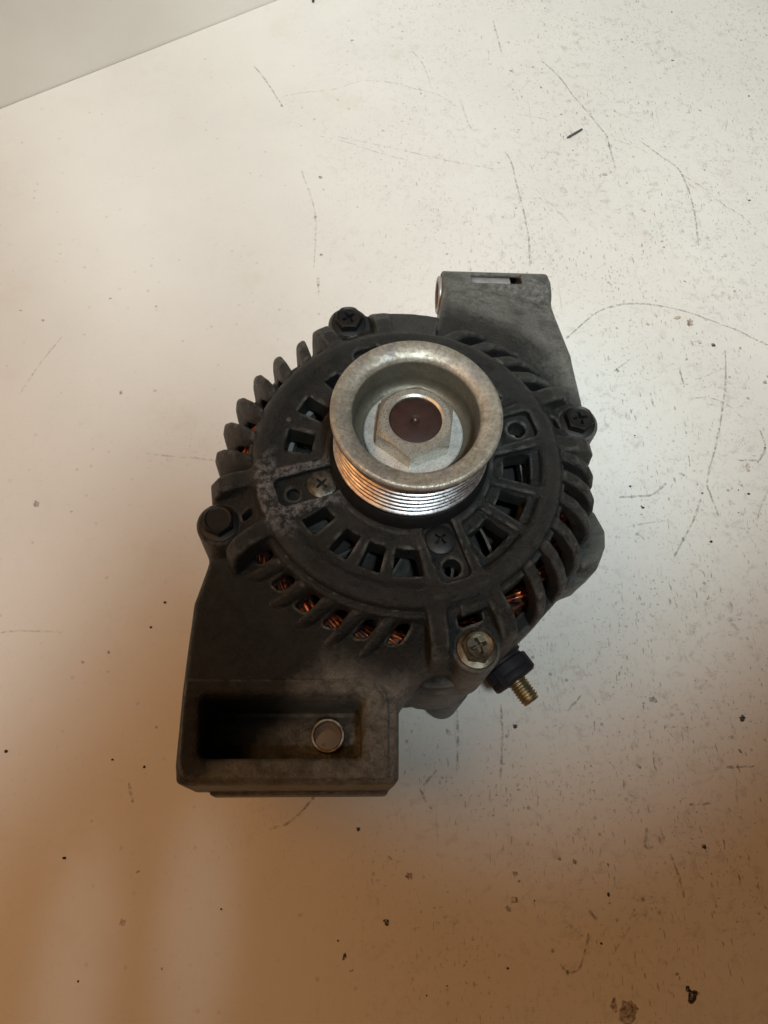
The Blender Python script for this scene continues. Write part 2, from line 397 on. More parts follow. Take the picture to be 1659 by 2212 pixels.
CRUMBS=[(46.7,-174.0,0.48),(21.3,-179.8,0.38),(12.8,-183.0,0.38),(60.1,-149.3,0.40),(139.2,-139.8,0.31),(58.7,-112.3,0.37),(194.8,45.0,0.87),(189.6,47.3,0.44),(169.2,45.1,0.61),(168.7,16.9,0.93),(186.9,33.9,0.43),(137.3,80.0,0.53),(210.2,73.7,0.54),(-171.2,-87.3,0.80),(-124.4,-91.0,0.60),(-110.1,-94.1,0.60),(-139.1,-130.7,0.76),(-72.0,-150.8,0.47),(-23.3,-163.0,0.47),(-126.6,-175.7,0.45),(-109.1,-18.1,0.70),(-114.4,-30.5,0.69),]
# ------------------------------------------------------------------ the setting
W0 = Vector((-251, 317, 0)); WD = Vector((175, 125.2, 0)).normalized(); WN = Vector((-WD.y, WD.x, 0))
def wl(t, off=0): p = W0 + WD * t + WN * off; return (p.x, p.y)
table = from_bm("work_table", prism([wl(-500), (wl(-500)[0], -620), (760, -620), (760, wl(900)[1]), wl(900)][::-1], -26, 0), M_TABLE)
tag(table, "white worn laminate tabletop with scratches and black specks under the alternator", "table")
wall = from_bm("wall", prism([wl(-900, 0.6), wl(1300, 0.6), wl(1300, 90), wl(-900, 90)], -60, 700), M_WALL)
wall['kind'] = 'structure'

root = bpy.data.objects.new("alternator", None); link(root)
tag(root, "used black and grey car alternator with steel belt pulley lying on the white table", "alternator")

# ------------------------------------------------------------------ front housing
BA = [18.4, 108.2, -161.7, -71.6]                 # through-bolts and retainer pads
FINS = [3.6, -4.6, -14.2, -24.3, -34.4, -44.4]
FINS_LEFT = [126.6, 136.2, 146.2, 156.1, 166.1, 176.1]
FINS_LOW = [-138.5, -127.5, -116.9, -106.5, -96.0]
SLOTS = [-144.6, -132.9, -122.2, -111.6, -101.3, -90.6]     # run down into the lower lug
FINS_UP = [72.5, 61.5, 51.5, 41.5]                     # run down into the upper lug
H = 0.62
g = Grid((-84, -114, 38), (86, 128, 124), H)
R_ = lambda X, Y: np.sqrt(X * X + Y * Y)
FULL = ((-80, -80, 60), (80, 80, 122))
def rev(r0, r1, z0, z1, rd):
    return lambda X, Y, Z: ext(box2(R_(X, Y) - (r0 + r1) / 2, 0.0 * X, (r1 - r0) / 2, 50.0), Z, z0, z1, rd)
# base ring and lower plates first
g.add(rev(65.5, 72, 66, 92, 1.5), (-74, -74, 64), (74, 74, 94), 0.5)
# outline of the base flange: ear, straight web to the lower bolt
EAR = [(66, -2), (75.5, -11.5), (77.8, -18), (77.4, -24), (74.5, -30.5), (68.4, -36.6), (59, -40.2), (36, -64.5), (30, -60), (58, -30), (64, -12)]
g.add(lambda X, Y, Z: ext(poly2(X, Y, EAR), Z, 70, 88, 1.6), (30, -66, 70), (79, 0, 88), 3)
EAR2 = [(64, -3), (74.5, -10), (77.6, -18), (77.0, -24.5), (74, -30), (67, -33.5), (63, -25)]
g.add(lambda X, Y, Z: ext(poly2(X, Y, EAR2), Z, 70, 95.5, 2.4), (60, -36, 70), (79, 0, 96), 4)
# lower lug plate
PLATE = [(-72.0, -24), (-74.0, -34), (-77.4, -47), (-78.2, -67), (-79.0, -96), (-79.0, -103), (-77.6, -107.2), (-74, -108.8), (-6, -108.8), (-3.9, -107.4), (-3.4, -100), (-3.0, -84.5), (1.5, -78), (9, -72.6), (19, -69.5), (20, -63)]
for k in range(12): PLATE.append(P(63.0, -72 - k * (82 / 11.0)))
def plate(X, Y, Z):
    top = 98.5 - np.clip((R_(X, Y) - 64) * 0.5, 0, 7) - np.clip((-Y - 80) * 0.16, 0, 3.2)
    return ext2(poly2(X, Y, PLATE), Z, 64.0, top, 2.6)
def ext2(d2, z, z0, top, r):
    dz = np.maximum(z - (top - r), (z0 + r) - z); d = d2 + r
    return np.sqrt(sq(np.maximum(d, 0)) + sq(np.maximum(dz, 0))) + np.minimum(np.maximum(d, dz), 0) - r
g.add(plate, (-80, -110, 62), (24, -18, 99), 2.5)
# conical web from the face down to the lower lug, pierced by swept slots
def cone(lo_a, hi_a, z0, k, r1, th):
    mid, hw = (lo_a + hi_a) / 2, (hi_a - lo_a) / 2
    def fn(X, Y, Z):
        r = R_(X, Y); top = z0 - np.clip(r - 57, 0, 40) * k
        d = np.maximum(Z - top, top - th - Z) * 0.6
        return np.maximum(np.maximum((np.abs(angd(X, Y, mid)) - hw) * 0.01745 * r, np.maximum(53 - r, r - r1)), d)
    return fn
g.add(cone(-161, -80, 112.0, 1.5, 69, 7), (-70, -72, 86), (16, -14, 114), 2.0)
for b in BA: g.add(cone(b - 11, b + 11, 114.5, 0.85, 68, 8), (-72, -72, 88), (72, 72, 113), 2.0)
for a in SLOTS:
    def slot(X, Y, Z, a=a):
        u, v = rot2(X, Y, a); off = np.radians(-0.62 * (u - 57)) * u
        return ext(box2(u - 60.7, (v - off) * 0.83, 3.6, 2.15, 1.2) + 0 * Z, Z, 70, 130, 0.1)
    x, y = P(60.7, a - 2.3); g.sub(slot, (x - 7, y - 7, 84), (x + 7, y + 7, 116), 0.9)
# lug body below the plate
g.add(lambda X, Y, Z: ext(box2(X + 41.2, Y + 94, 37.6, 14.9, 2.0), Z, 50, 86, 2), (-80, -110, 50), (-2, -78, 88), 2)
g.add(lambda X, Y, Z: ext(box2(X + 38.6, Y + 97, 33.4, 13.2, 0.6), Z, 42.5, 54, 0.5), (-74, -112, 42), (-4, -84, 54), 0.6)
# faint raised land round the pocket
LAND = lambda X, Y: np.maximum(box2(X + 60, Y + 100, 53.0, 25.2, 8), poly2(X, Y, PLATE) + 1.2)
g.add(lambda X, Y, Z: ext2(LAND(X, Y), Z, 84.0, 99.6 - np.clip((R_(X, Y) - 64) * 0.5, 0, 7) - np.clip((-Y - 80) * 0.16, 0, 3.2), 0.4), (-80, -110, 84), (-5, -74, 93), 0.5)
# pocket with a rounded floor, and its bolt hole
def pocket(X, Y, Z):
    d = box2(X + 43.5, Y + 90.8, 27.6, 9.9, 2.2)
    flare = np.clip(Z - 87, 0, 8) * 0.25
    return ext(d - flare, Z, 56.5, 120, 1.5)
g.sub(pocket, (-74, -104, 62), (-13, -78, 121), 3.0)
g.add(lambda X, Y, Z: np.maximum(np.sqrt(sq(Y + 91.5) + sq(Z - 50.0)) - 12.0, np.maximum(np.abs(X + 43.5) - 29, np.abs(Y + 90.8) - 11)), (-74, -106, 48), (-14, -78, 63), 1.5)
g.sub(lambda X, Y, Z: ext(np.sqrt(sq(X + 28.2) + sq(Y + 90.0)) - 5.9, Z, 30, 72, 0.2), (-36, -98, 38), (-20, -82, 72), 0.5)
# upper lug: barrel and plate
BX0, BX1, BY, BZ, BR = 20.8, 70.2, 108.5, 77.5, 11.0
def barrel(X, Y, Z):
    d = np.sqrt(sq(Y - BY) + sq(Z - BZ)) - BR
    e = np.abs(X - (BX0 + BX1) / 2) - ((BX1 - BX0) / 2 - 1.0); d = d + 1.0
    return np.sqrt(sq(np.maximum(d, 0)) + sq(np.maximum(e, 0))) + np.minimum(np.maximum(d, e), 0) - 1.0
UP = [(22, 109), (70.0, 109), (70.4, 88), (72.2, 56), (73.8, 38), (74.5, 26)] + [P(64.3, a) for a in (20, 30, 40, 50, 60, 70, 78)]
def uplate(X, Y, Z):
    top = np.clip(88.2 + (R_(X, Y) < 0) + np.clip(106 - (Y + 0.35 * X - 14), 0, 60) * 0.33, 0, 99.5)
    return ext2(poly2(X, Y, UP), Z, 66.0, top, 2.5)
g.add(uplate, (10, 18, 64), (76, 112, 101), 2.5)
g.add(barrel, (19, 96, 65), (72, 121, 90), 3.0)
g.add(cone(33, 78, 110.5, 0.85, 76, 6), (10, 30, 88), (72, 78, 113), 2.5)
g.sub(lambda X, Y, Z: ext(box2(np.sqrt(sq(Y - BY) + sq(Z - BZ)) - 4.4, 0 * X, 4.4, 50), X, 0, 56.5, 0.1), (15, 98, 66), (58, 119, 90), 0.4)
g.sub(lambda X, Y, Z: ext(box2(X - 45.5, Y - 110.3, 11.5, 3.4, 1.4), Z, 81.0, 95, 0.3), (33, 105, 82), (58, 115, 94), 0.6)
# blank wall of the shell between top bolt and upper lug
def shell(X, Y, Z):
    r = R_(X, Y); a = np.abs(angd(X, Y, 89.5)); top = 115.5 - np.clip(r - 57, 0, 30) * 0.45
    d = np.maximum(np.maximum(r - 72.3, 54 - r), np.maximum(Z - top, np.maximum(top - 5 - Z, -(r - 67.0)) if False else Z - top))
    hollow = np.maximum(np.maximum(66 - r, -0 * r - 99), 0) if False else 0
    inner = np.maximum(r - 67.5, Z - (top - 4.5))
    return np.maximum(np.maximum(d, -inner), np.maximum((a - 11.5) * r * 0.01745, 88 - Z))
g.add(shell, (-16, 50, 86), (18, 74, 118), 2.0)
# face: hub, spoke floor, rim
g.add(rev(0, 31, 104, 119, 1.5), (-33, -33, 103), (33, 33, 120), 1)
def floor(X, Y, Z):
    top = np.where(np.abs(angd(X, Y, -26.5)) < 44, 115.0, 117.3)
    return np.maximum(np.maximum(R_(X, Y) - 50, 26 - R_(X, Y)), np.maximum(Z - top, 107 - Z))
g.add(floor, (-52, -52, 106), (52, 52, 118), 1.2)
def rim(X, Y, Z):
    r = R_(X, Y)
    return np.minimum(ext(box2(r - 52.4, 0 * X, 4.0, 50), Z, 105, 119.5, 3.3), ext(box2(r - 53.5, 0 * X, 5.0, 50), Z, 104.5, 113.6, 1.8))
g.add(rim, (-60, -60, 103), (60, 60, 121), 2.4)
# fan windows between the spokes
WIN = []
def q(a0, a1): WIN.append(((a0 + a1) / 2 - 7.4, abs(a1 - a0) / 2))
for a0, a1 in [(12.8, -3.2), (-11, -23.2), (-31.2, -47), (-76.8, -91), (-96.6, -106.2), (-112.2, -121.4), (-130.6, -139.5), (184, 172), (162, 152), (141, 133), (97, 86), (76, 65), (53, 44)]: q(a0, a1)
for a, hw in WIN:
    fn = lambda X, Y, Z, a=a, hw=hw: ext(np.maximum((np.abs(angd(X, Y, a)) - hw) * 0.01745 * R_(X, Y), np.abs(R_(X, Y) - 40.2) - 4.9) - 0.0, Z, 96, 130, 0.3)
    x, y = P(39.4, a); g.sub(fn, (x - 16, y - 16, 100), (x + 16, y + 16, 121), 1.0)
# spokes
for a in [-7.4, -27.2]:
    def spoke(X, Y, Z, a=a - 7.4):
        u, v = rot2(X, Y, a); return ext(box2(u - 40, v, 10.5, 1.9 + 0 * X, 0.8), Z, 107, 117.6, 0.9)
    x, y = P(40, a - 7.4); g.add(spoke, (x - 13, y - 13, 106), (x + 13, y + 13, 119), 1.6)
# broad arms carrying the retainer pads
for a in BA:
    def arm(X, Y, Z, a=a):
        u, v = rot2(X, Y, a); return ext(box2(u - 40, v, 13.5, 9.2 + 0.06 * (u - 40), 1.5), Z, 106, 118.9, 1.0)
    x, y = P(40, a); g.add(arm, (x - 18, y - 18, 105), (x + 18, y + 18, 120), 2.0)
    def pad(X, Y, Z, a=a):
        u, v = rot2(X, Y, a); return ext(box2(u - 38.3, v, 11.0, 5.7, 2.4), Z, 115.4, 130, 0.3)
    g.sub(pad, (x - 16, y - 16, 112), (x + 16, y + 16, 121), 0.6)
    hx, hy = P(43.6, a + 0.6)
    if a != BA[2]:
        g.sub(lambda X, Y, Z, hx=hx, hy=hy: ext(np.sqrt(sq(X - hx) + sq(Y - hy)) - 3.3, Z, 90, 130, 0.1), (hx - 4, hy - 4, 98), (hx + 4, hy + 4, 121), 0.5)
    else:
        g.sub(lambda X, Y, Z, hx=hx, hy=hy: ext(np.sqrt(sq(X - hx) + sq(Y - hy)) - 2.4, Z, 112, 130, 0.1), (hx - 4, hy - 4, 108), (hx + 4, hy + 4, 121), 0.5)
# through-bolt bosses with a rib on either flank
def path_rib(pts, hw, a, zb=None):
    def fn(X, Y, Z):
        u, v = rot2(X, Y, a); u2, Z2, v2 = np.broadcast_arrays(u, Z, v)
        return ext(poly2(u2, Z2, pts), v2, -hw, hw, min(hw, 1.5) * 0.95)
    return fn
RIB = [(50, 106), (50, 115.5), (57, 117.2), (64, 116), (69, 113), (72.2, 108), (73, 101), (73, 84), (66.5, 84), (66, 100), (62, 107), (57, 110.5)]
for a in BA:
    x, y = P(71.3, a)
    g.add(lambda X, Y, Z, x=x, y=y: ext(np.sqrt(sq(X - x) + sq(Y - y)) - 8.3, Z, 68, 107.6, 1.6), (x - 9, y - 9, 67), (x + 9, y + 9, 109), 2.5)
    u0, v0 = P(64.5, a)
    def neck(X, Y, Z, a=a):
        u, v = rot2(X, Y, a); return ext(box2(u - 67, v, 4.0, 8.0, 1.0), Z, 84, 104, 1.0)
    g.add(neck, (u0 - 10, v0 - 10, 84), (u0 + 10, v0 + 10, 106), 2)
    for s_ in (-1, 1):
        b = a + s_ * 10.3; x2, y2 = P(62, b)
        g.add(path_rib(RIB, 3.3, b), (x2 - 15, y2 - 15, 84), (x2 + 15, y2 + 15, 118), 2.2)
    g.sub(lambda X, Y, Z, x=x, y=y: ext(np.sqrt(sq(X - x) + sq(Y - y)) - 6.9, Z, 107.3, 130, 0.2), (x - 8, y - 8, 106), (x + 8, y + 8, 119), 0.8)
for b, hw in ((BA[3], 4.4), (BA[2], 1.4), (BA[0], 2.6), (BA[1], 2.0)):
    def gap(X, Y, Z, b=b, hw=hw):
        u, v = rot2(X, Y, b + 1.0); return ext(box2(u - 61.0, v, 1.9, hw, 0.8), Z, 70, 130, 0.1)
    x, y = P(61.0, b + 1.0); g.sub(gap, (x - 6, y - 6, 84), (x + 6, y + 6, 118), 0.7)
# little cast cylinder above the lower bolt
def cyl(X, Y, Z):
    u, v = rot2(X, Y, -69.0)
    return np.maximum(np.sqrt(sq(u - 57.7) + sq(Z - 113.4)) - 2.7, np.abs(v - 0.2) - 5.0)
cx, cy = P(57, -69); g.add(cyl, (cx - 8, cy - 8, 107), (cx + 8, cy + 8, 118), 0.8)
me = g.mesh("front_housing"); del g
housing = mesh_obj("front_housing", me, M_CAST, root)

# cooling fins, swept round against the turn of the fan
def fin_mesh(name, pts, hw, sweep, lo, hi):
    f = Grid(lo, hi, 0.5)
    def fn(X, Y, Z):
        u2, v2, Z2 = np.broadcast_arrays(X, Y, Z)
        off = np.radians(sweep * (u2 - 57)) * u2
        cs = 1.0 / np.sqrt(1 + (math.radians(sweep) * 62) ** 2)
        return ext(poly2(u2, Z2, pts), (v2 - off) * cs, -hw, hw, hw * 0.9)
    f.add(fn, lo, hi, 0.1)
    return f.mesh(name)
FIN = [(52, 106), (53, 115.5), (57.5, 117.4), (63.0, 116.0), (67.8, 112.4), (70.8, 107.4), (72.2, 101), (72.2, 82), (66, 82), (65.6, 98), (63.5, 104), (59, 108)]
FINL = [(52, 106), (53, 112.6), (56.5, 114.6), (60.5, 109.8), (65, 102.2), (68.8, 96.4), (70.5, 92.5), (70, 90), (66, 90), (63, 96), (59, 104)]
FINU = [(52, 106), (53, 115.0), (57.5, 116.6), (64, 114.0), (69, 109.5), (74, 102.5), (79, 97.0), (79, 90), (66, 88), (63, 98), (59, 107)]
for nm, pts, hw, sw, angs in (("fin_right", FIN, 2.3, -0.30, FINS), ("fin_left", FIN, 2.1, -0.42, [a + 5.5 for a in FINS_LEFT]), ("fin_low", FINL, 2.35, -0.62, FINS_LOW), ("fin_up", FINU, 2.7, -0.5, FINS_UP)):
    fme = fin_mesh(nm, pts, hw, sw, (50, -32, 80), (81, 10, 118)); fme.materials.append(M_CAST)
    for a in angs:
        o = link(bpy.data.objects.new("cooling_fin", fme), root); o.rotation_euler.z = math.radians(a + random.uniform(-0.4, 0.4))

# ------------------------------------------------------------------ what shows through the slots
M_COPPER = metal("copper_wire", (0.55, 0.155, 0.045), (0.04, 0.012, 0.010), 0.36, 0.75, 0.16, 0.05, 0.40, 0.54)
M_VARN = plain("varnished_winding", (0.045, 0.02, 0.016), 0.45, var=0.5, scale=0.4)
M_FAN = plain("fan_steel", (0.24, 0.255, 0.245), 0.45, 0.2, var=0.6, scale=0.15)
M_DARK = plain("dark_steel", (0.014, 0.014, 0.015), 0.5, 0.3, var=0.4)
from_bm("winding_core", lathe([(57.5, 60), (57.5, 92), (59, 95), (61.5, 96.2), (64, 95), (65.2, 90), (65.2, 60)], 96), M_VARN, root, 40)
bm = bmesh.new()
def tube(bm, pts, r, n=6):
    prev = None
    for i, p in enumerate(pts):
        t = (pts[min(i + 1, len(pts) - 1)] - pts[max(i - 1, 0)]).normalized()
        s1 = t.cross(Vector((0, 0, 1))); s1 = s1.normalized() if s1.length > 1e-4 else Vector((1, 0, 0)); s2 = t.cross(s1)
        ring = [bm.verts.new((p + (s1 * math.cos(2 * math.pi * k / n) + s2 * math.sin(2 * math.pi * k / n)) * r) * MM) for k in range(n)]
        if prev:
            for k in range(n): bm.faces.new((prev[k], prev[(k + 1) % n], ring[(k + 1) % n], ring[k]))
        prev = ring
NS = 88
for i in range(NS):
    a0 = 360.0 * i / NS + random.uniform(-0.5, 0.5); span = random.uniform(15, 18); pts = []
    for k in range(9):
        t = k / 8.0; r = 57.4 + 8.0 * t; z = 98.6 - 9.0 * (t * 2 - 1) ** 4 - 2.5 * (t * 2 - 1) ** 2 + random.uniform(-0.15, 0.15)
        pts.append(Vector((*P(r, a0 + span * t), z)))
    tube(bm, pts, 0.68)
wind = from_bm("stator_winding", bm, M_COPPER, root, 60); wind['kind'] = 'stuff'
from_bm("stator_core", lathe([(50, 44), (50, 62), (69.5, 62), (71, 66.5), (71, 44), (50, 44)], 96), M_DARK, root, 30)
# fan on the rotor
fan = from_bm("cooling_fan", lathe([(0, 95), (47.5, 95), (47.5, 96.2), (0, 96.2)], 72), M_DARK, root, 30)
for i in range(13):
    bm = bmesh.new(); a = 360 / 13 * i + random.uniform(-3, 3); cols = []
    for k in range(6):
        t = k / 5.0; r = 29 + 17 * t; aa = a - 12 * t
        x, y = P(r, aa); x2, y2 = P(r, aa - 5.5)
        cols.append([bm.verts.new((x * MM, y * MM, 0.0962)), bm.verts.new((x2 * MM, y2 * MM, 0.1065)), bm.verts.new((P(r, aa - 7)[0] * MM, P(r, aa - 7)[1] * MM, 0.1062))])
    for p0, p1 in zip(cols[:-1], cols[1:]):
        for k in range(2): bm.faces.new((p0[k], p1[k], p1[k + 1], p0[k + 1]))
    r_ = bmesh.ops.solidify(bm, geom=list(bm.faces), thickness=0.0012)
    from_bm("fan_blade", bm, M_FAN, fan, 40)
from_bm("fan_shroud", lathe([(44.2, 99), (46.6, 99), (46.6, 104.5), (44.2, 104.5)], 72, closed=True), M_FAN, root, 30)

# ------------------------------------------------------------------ rear half
M_REAR = M_CAST
g = Grid((-74, -82, 0), (80, 76, 62), 1.0)
g.add(rev(0, 70, 4, 46, 4), (-72, -72, 2), (72, 72, 50), 1)
for a in BA:
    x, y = P(71, a); g.add(lambda X, Y, Z, x=x, y=y: ext(np.sqrt(sq(X - x) + sq(Y - y)) - 7.5, Z, 6, 46, 1.5), (x - 8, y - 8, 5), (x + 8, y + 8, 47), 3)
for a in (40, 160, 280):
    x, y = P(48, a); g.add(lambda X, Y, Z, x=x, y=y: ext(np.sqrt(sq(X - x) + sq(Y - y)) - 9, Z, 0.6, 20, 1.0), (x - 10, y - 10, 0), (x + 10, y + 10, 20), 2)
mesh_obj("rear_housing", g.mesh("rear_housing"), M_CAST, root); del g
LOBE = [(2, -71), (2.5, -75.5), (7, -77.3), (12, -77.8), (18, -77), (24, -74.6), (31, -69), (36, -64.6), (30, -58), (10, -64)]
gl = Grid((-2, -82, 44), (42, -52, 84), 0.7)
gl.add(lambda X, Y, Z: ext(poly2(X, Y, LOBE), Z, 46, 79, 2.2), (0, -80, 46), (40, -54, 80), 0.5)
gl.add(lambda X, Y, Z: ext(poly2(X, Y, LOBE) + 1.8, Z, 60, 82.5, 1.4), (0, -80, 46), (40, -54, 84), 1.0)
gl.sub(lambda X, Y, Z: np.sqrt(sq(X - 20) + sq(Y + 79.5) + sq((Z - 80) * 0.5)) - 4.5, (10, -84, 70), (30, -70, 84), 1.0)
mesh_obj("rear_flange", gl.mesh("rear_flange"), M_CAST, root); del gl

# output terminal: rubber boot and stud, pointing out and down from the rear half
M_RUB = plain("black_rubber", (0.022, 0.020, 0.026), 0.62, var=0.3, scale=0.2, spec=0.3)
M_ZINC = metal("yellow_zinc", (0.42, 0.36, 0.20), (0.26, 0.23, 0.15), 0.35, 0.9, 0.3, 0.1)
TA = -56.0; TZ = 60.0
tm = Matrix.Translation(Vector((*P(68.0, TA), TZ)) * MM) @ Matrix.Rotation(math.radians(TA), 4, 'Z') @ Matrix.Rotation(math.radians(90), 4, 'Y')
boot = from_bm("terminal_boot", lathe([(0, -6), (6.5, -6), (6.5, 1.0), (8.8, 1.4), (9.2, 2.2), (9.2, 4.6), (8.2, 5.2), (8.2, 6.2), (9.4, 6.8), (9.6, 8.0), (9.6, 10.6), (9.0, 11.2), (9.4, 11.8), (9.4, 13.6), (8.4, 14.6), (5.2, 14.8), (5.0, 13.0), (0, 13.0)], 40, tm), M_RUB, root, 35)
for k in range(4):
    bm = prism([(-1.3, 8.6), (1.3, 8.6), (1.3, 10.3), (-1.3, 10.3)], 6.9, 14.2, 0.4)
    bmesh.ops.transform(bm, matrix=tm @ Matrix.Rotation(math.radians(45 + 90 * k), 4, 'Z'), verts=bm.verts)
    from_bm("boot_lug", bm, M_RUB, boot, 40)
prof = [(0, 10)]; z = 10.0
while z < 22.6: prof += [(3.9, z), (3.9, z + 0.35), (3.35, z + 0.8), (3.35, z + 0.95)]; z += 1.25
prof += [(3.6, z), (3.0, z + 0.8), (0, z + 0.8)]
from_bm("terminal_stud", lathe(prof, 32, tm), M_ZINC, root, 40)

# sleeves in the lugs
M_STEEL = metal("bare_steel", (0.46, 0.44, 0.40), (0.20, 0.14, 0.09), 0.38, 0.9, 0.2, 0.15)
M_SLEEVE = metal("bright_sleeve", (0.42, 0.42, 0.43), (0.30, 0.29, 0.28), 0.4, 0.35, 0.2, 0.1)
M_RUST = metal("rusty_steel", (0.30, 0.20, 0.13), (0.12, 0.06, 0.035), 0.5, 0.7, 0.25, 0.2)
bmx = Matrix.Translation(Vector((0, BY, BZ)) * MM) @ Matrix.Rotation(math.radians(90), 4, 'Y')
from_bm("lug_sleeve", lathe([(8.7, BX0 + 31.5), (8.7, BX0 - 1.3), (8.2, BX0 - 1.7), (6.6, BX0 - 1.7), (6.2, BX0 - 1.3), (6.2, BX0 + 31.5)], 48, bmx, closed=True), M_SLEEVE, root, 35)
from_bm("lug_bushing", lathe([(5.1, 42), (5.1, 64.2), (5.4, 64.6), (6.1, 64.6), (6.4, 64.1), (6.4, 42)], 48, Matrix.Translation(Vector((-28.2, -90.0, 0)) * MM), closed=True), M_STEEL, root, 35)

# ------------------------------------------------------------------ pulley, nut, shaft
def pulley_mat():
    m = Mat("pulley_steel"); co = m.coord()
    geo = m.t.nodes.new('ShaderNodeNewGeometry')
    sep = m.t.nodes.new('ShaderNodeSeparateXYZ'); m.ln(co, sep.inputs[0]); x, y, z = sep.outputs
    a = m.noise(co, 0.16, 6, 0.65, 0.38, 0.62); b = m.noise(co, 0.75, 5, 0.7, 0.4, 0.62); c = m.noise(co, 0.09, 5, 0.6, 0.5, 0.64)
    rad = m.math('SQRT', m.math('ADD', m.math('MULTIPLY', x, x), m.math('MULTIPLY', y, y)))
    face = m.math('MAXIMUM', m.ramp(z, 146.5, 147.5), m.ramp(rad, 22.5, 23.5, 1, 0))
    col = m.mix(a, (0.58, 0.565, 0.49), (0.38, 0.36, 0.30))
    col = m.mix(m.math('MULTIPLY', c, 0.55), col, (0.34, 0.35, 0.385))
    col = m.mix(m.math('MULTIPLY', b, 0.62), col, (0.15, 0.13, 0.10))
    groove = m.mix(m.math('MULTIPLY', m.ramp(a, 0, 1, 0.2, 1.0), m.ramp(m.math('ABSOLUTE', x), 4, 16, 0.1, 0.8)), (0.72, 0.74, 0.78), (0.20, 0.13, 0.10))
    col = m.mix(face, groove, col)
    bowl = m.math('MULTIPLY', m.ramp(rad, 21.0, 21.6, 1, 0), m.ramp(z, 147.0, 147.6, 1, 0))   # darker olive tone inside the cup
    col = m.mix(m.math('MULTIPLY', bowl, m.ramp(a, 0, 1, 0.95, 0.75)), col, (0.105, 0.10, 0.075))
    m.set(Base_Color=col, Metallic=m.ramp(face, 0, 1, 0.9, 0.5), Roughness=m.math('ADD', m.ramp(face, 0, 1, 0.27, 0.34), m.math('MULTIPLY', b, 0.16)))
    m.bump(m.math('MULTIPLY', b, m.ramp(face, 0, 1, 0.06, 1)), 0.25, 0.00025)
    return m.m
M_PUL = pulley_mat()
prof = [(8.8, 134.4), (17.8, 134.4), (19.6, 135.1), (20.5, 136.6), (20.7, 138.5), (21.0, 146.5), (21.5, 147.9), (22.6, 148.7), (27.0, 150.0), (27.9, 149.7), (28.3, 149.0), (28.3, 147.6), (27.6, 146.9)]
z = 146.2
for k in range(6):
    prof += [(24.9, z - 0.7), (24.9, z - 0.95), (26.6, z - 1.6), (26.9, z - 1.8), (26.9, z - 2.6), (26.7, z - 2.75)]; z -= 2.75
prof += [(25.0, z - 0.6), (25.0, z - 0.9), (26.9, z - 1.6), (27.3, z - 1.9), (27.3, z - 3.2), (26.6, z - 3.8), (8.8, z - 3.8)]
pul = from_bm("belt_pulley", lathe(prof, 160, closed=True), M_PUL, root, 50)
from_bm("pulley_collar", lathe([(12, 118.6), (28.6, 118.6), (28.6, 121.6), (27.9, 123.2), (27.0, 124.6), (12, 125.2)], 96), M_DARK, root, 40)
M_NUT = metal("zinc_nut", (0.56, 0.555, 0.50), (0.44, 0.43, 0.37), 0.30, 0.62, 0.3, 0.03)
M_WASH = metal("zinc_washer", (0.64, 0.67, 0.66), (0.50, 0.51, 0.49), 0.3, 0.4, 0.3, 0.03)
from_bm("pulley_washer", lathe([(8.9, 134.45), (16.8, 134.45), (17.0, 134.8), (17.0, 136.0), (16.6, 136.4), (8.9, 136.4)], 72, closed=True), M_WASH, root, 30)

def hexnut(flat, z0, z1, bore, cham, rot):
    """hexagon with a turned chamfer on top and a bore"""
    bm = bmesh.new(); n = 72; rc = flat
    rings = []
    def hexr(t): 
        m = (t + 30) % 60 - 30
        return flat / math.cos(math.radians(m))
    def ring(fr, fz):
        return [bm.verts.new((fr(t) * MM * math.cos(math.radians(t + rot)), fr(t) * MM * math.sin(math.radians(t + rot)), fz(t) * MM)) for t in [360.0 * i / n for i in range(n)]]
    zc = lambda t: z1 - (hexr(t) - cham) * 0.95
    L = [ring(hexr, lambda t: z0), ring(hexr, zc), ring(lambda t: cham, lambda t: z1)]
    if bore: L += [ring(lambda t: bore + 0.8, lambda t: z1), ring(lambda t: bore, lambda t: z1 - 0.5), ring(lambda t: bore, lambda t: z0), L[0]]
    for a, b in zip(L[:-1], L[1:]):
        for i in range(n): bm.faces.new((a[i], a[(i + 1) % n], b[(i + 1) % n], b[i]))
    if not bore: bm.faces.new(L[-1]); bm.faces.new(L[0][::-1])
    return bm
from_bm("pulley_nut", hexnut(12.2, 136.45, 145.0, 8.85, 11.6, -97.5 + 30), M_NUT, root, 22)
M_SHAFT = plain("red_oxide_shaft", (0.042, 0.021, 0.018), 0.6, 0.0, var=0.3, scale=0.3, spec=0.25)
from_bm("rotor_shaft", lathe([(0, 143.2), (0.9, 143.3), (1.7, 144.2), (2.0, 144.25), (8.2, 144.25), (8.66, 143.9), (8.66, 96), (0, 96)], 64), M_SHAFT, root, 40)

from_bm("centre_pip", lathe([(0, 144.9), (0.35, 144.75), (0.75, 144.0), (0.8, 143.1), (0, 143.1)], 20), M_STEEL, root, 40)

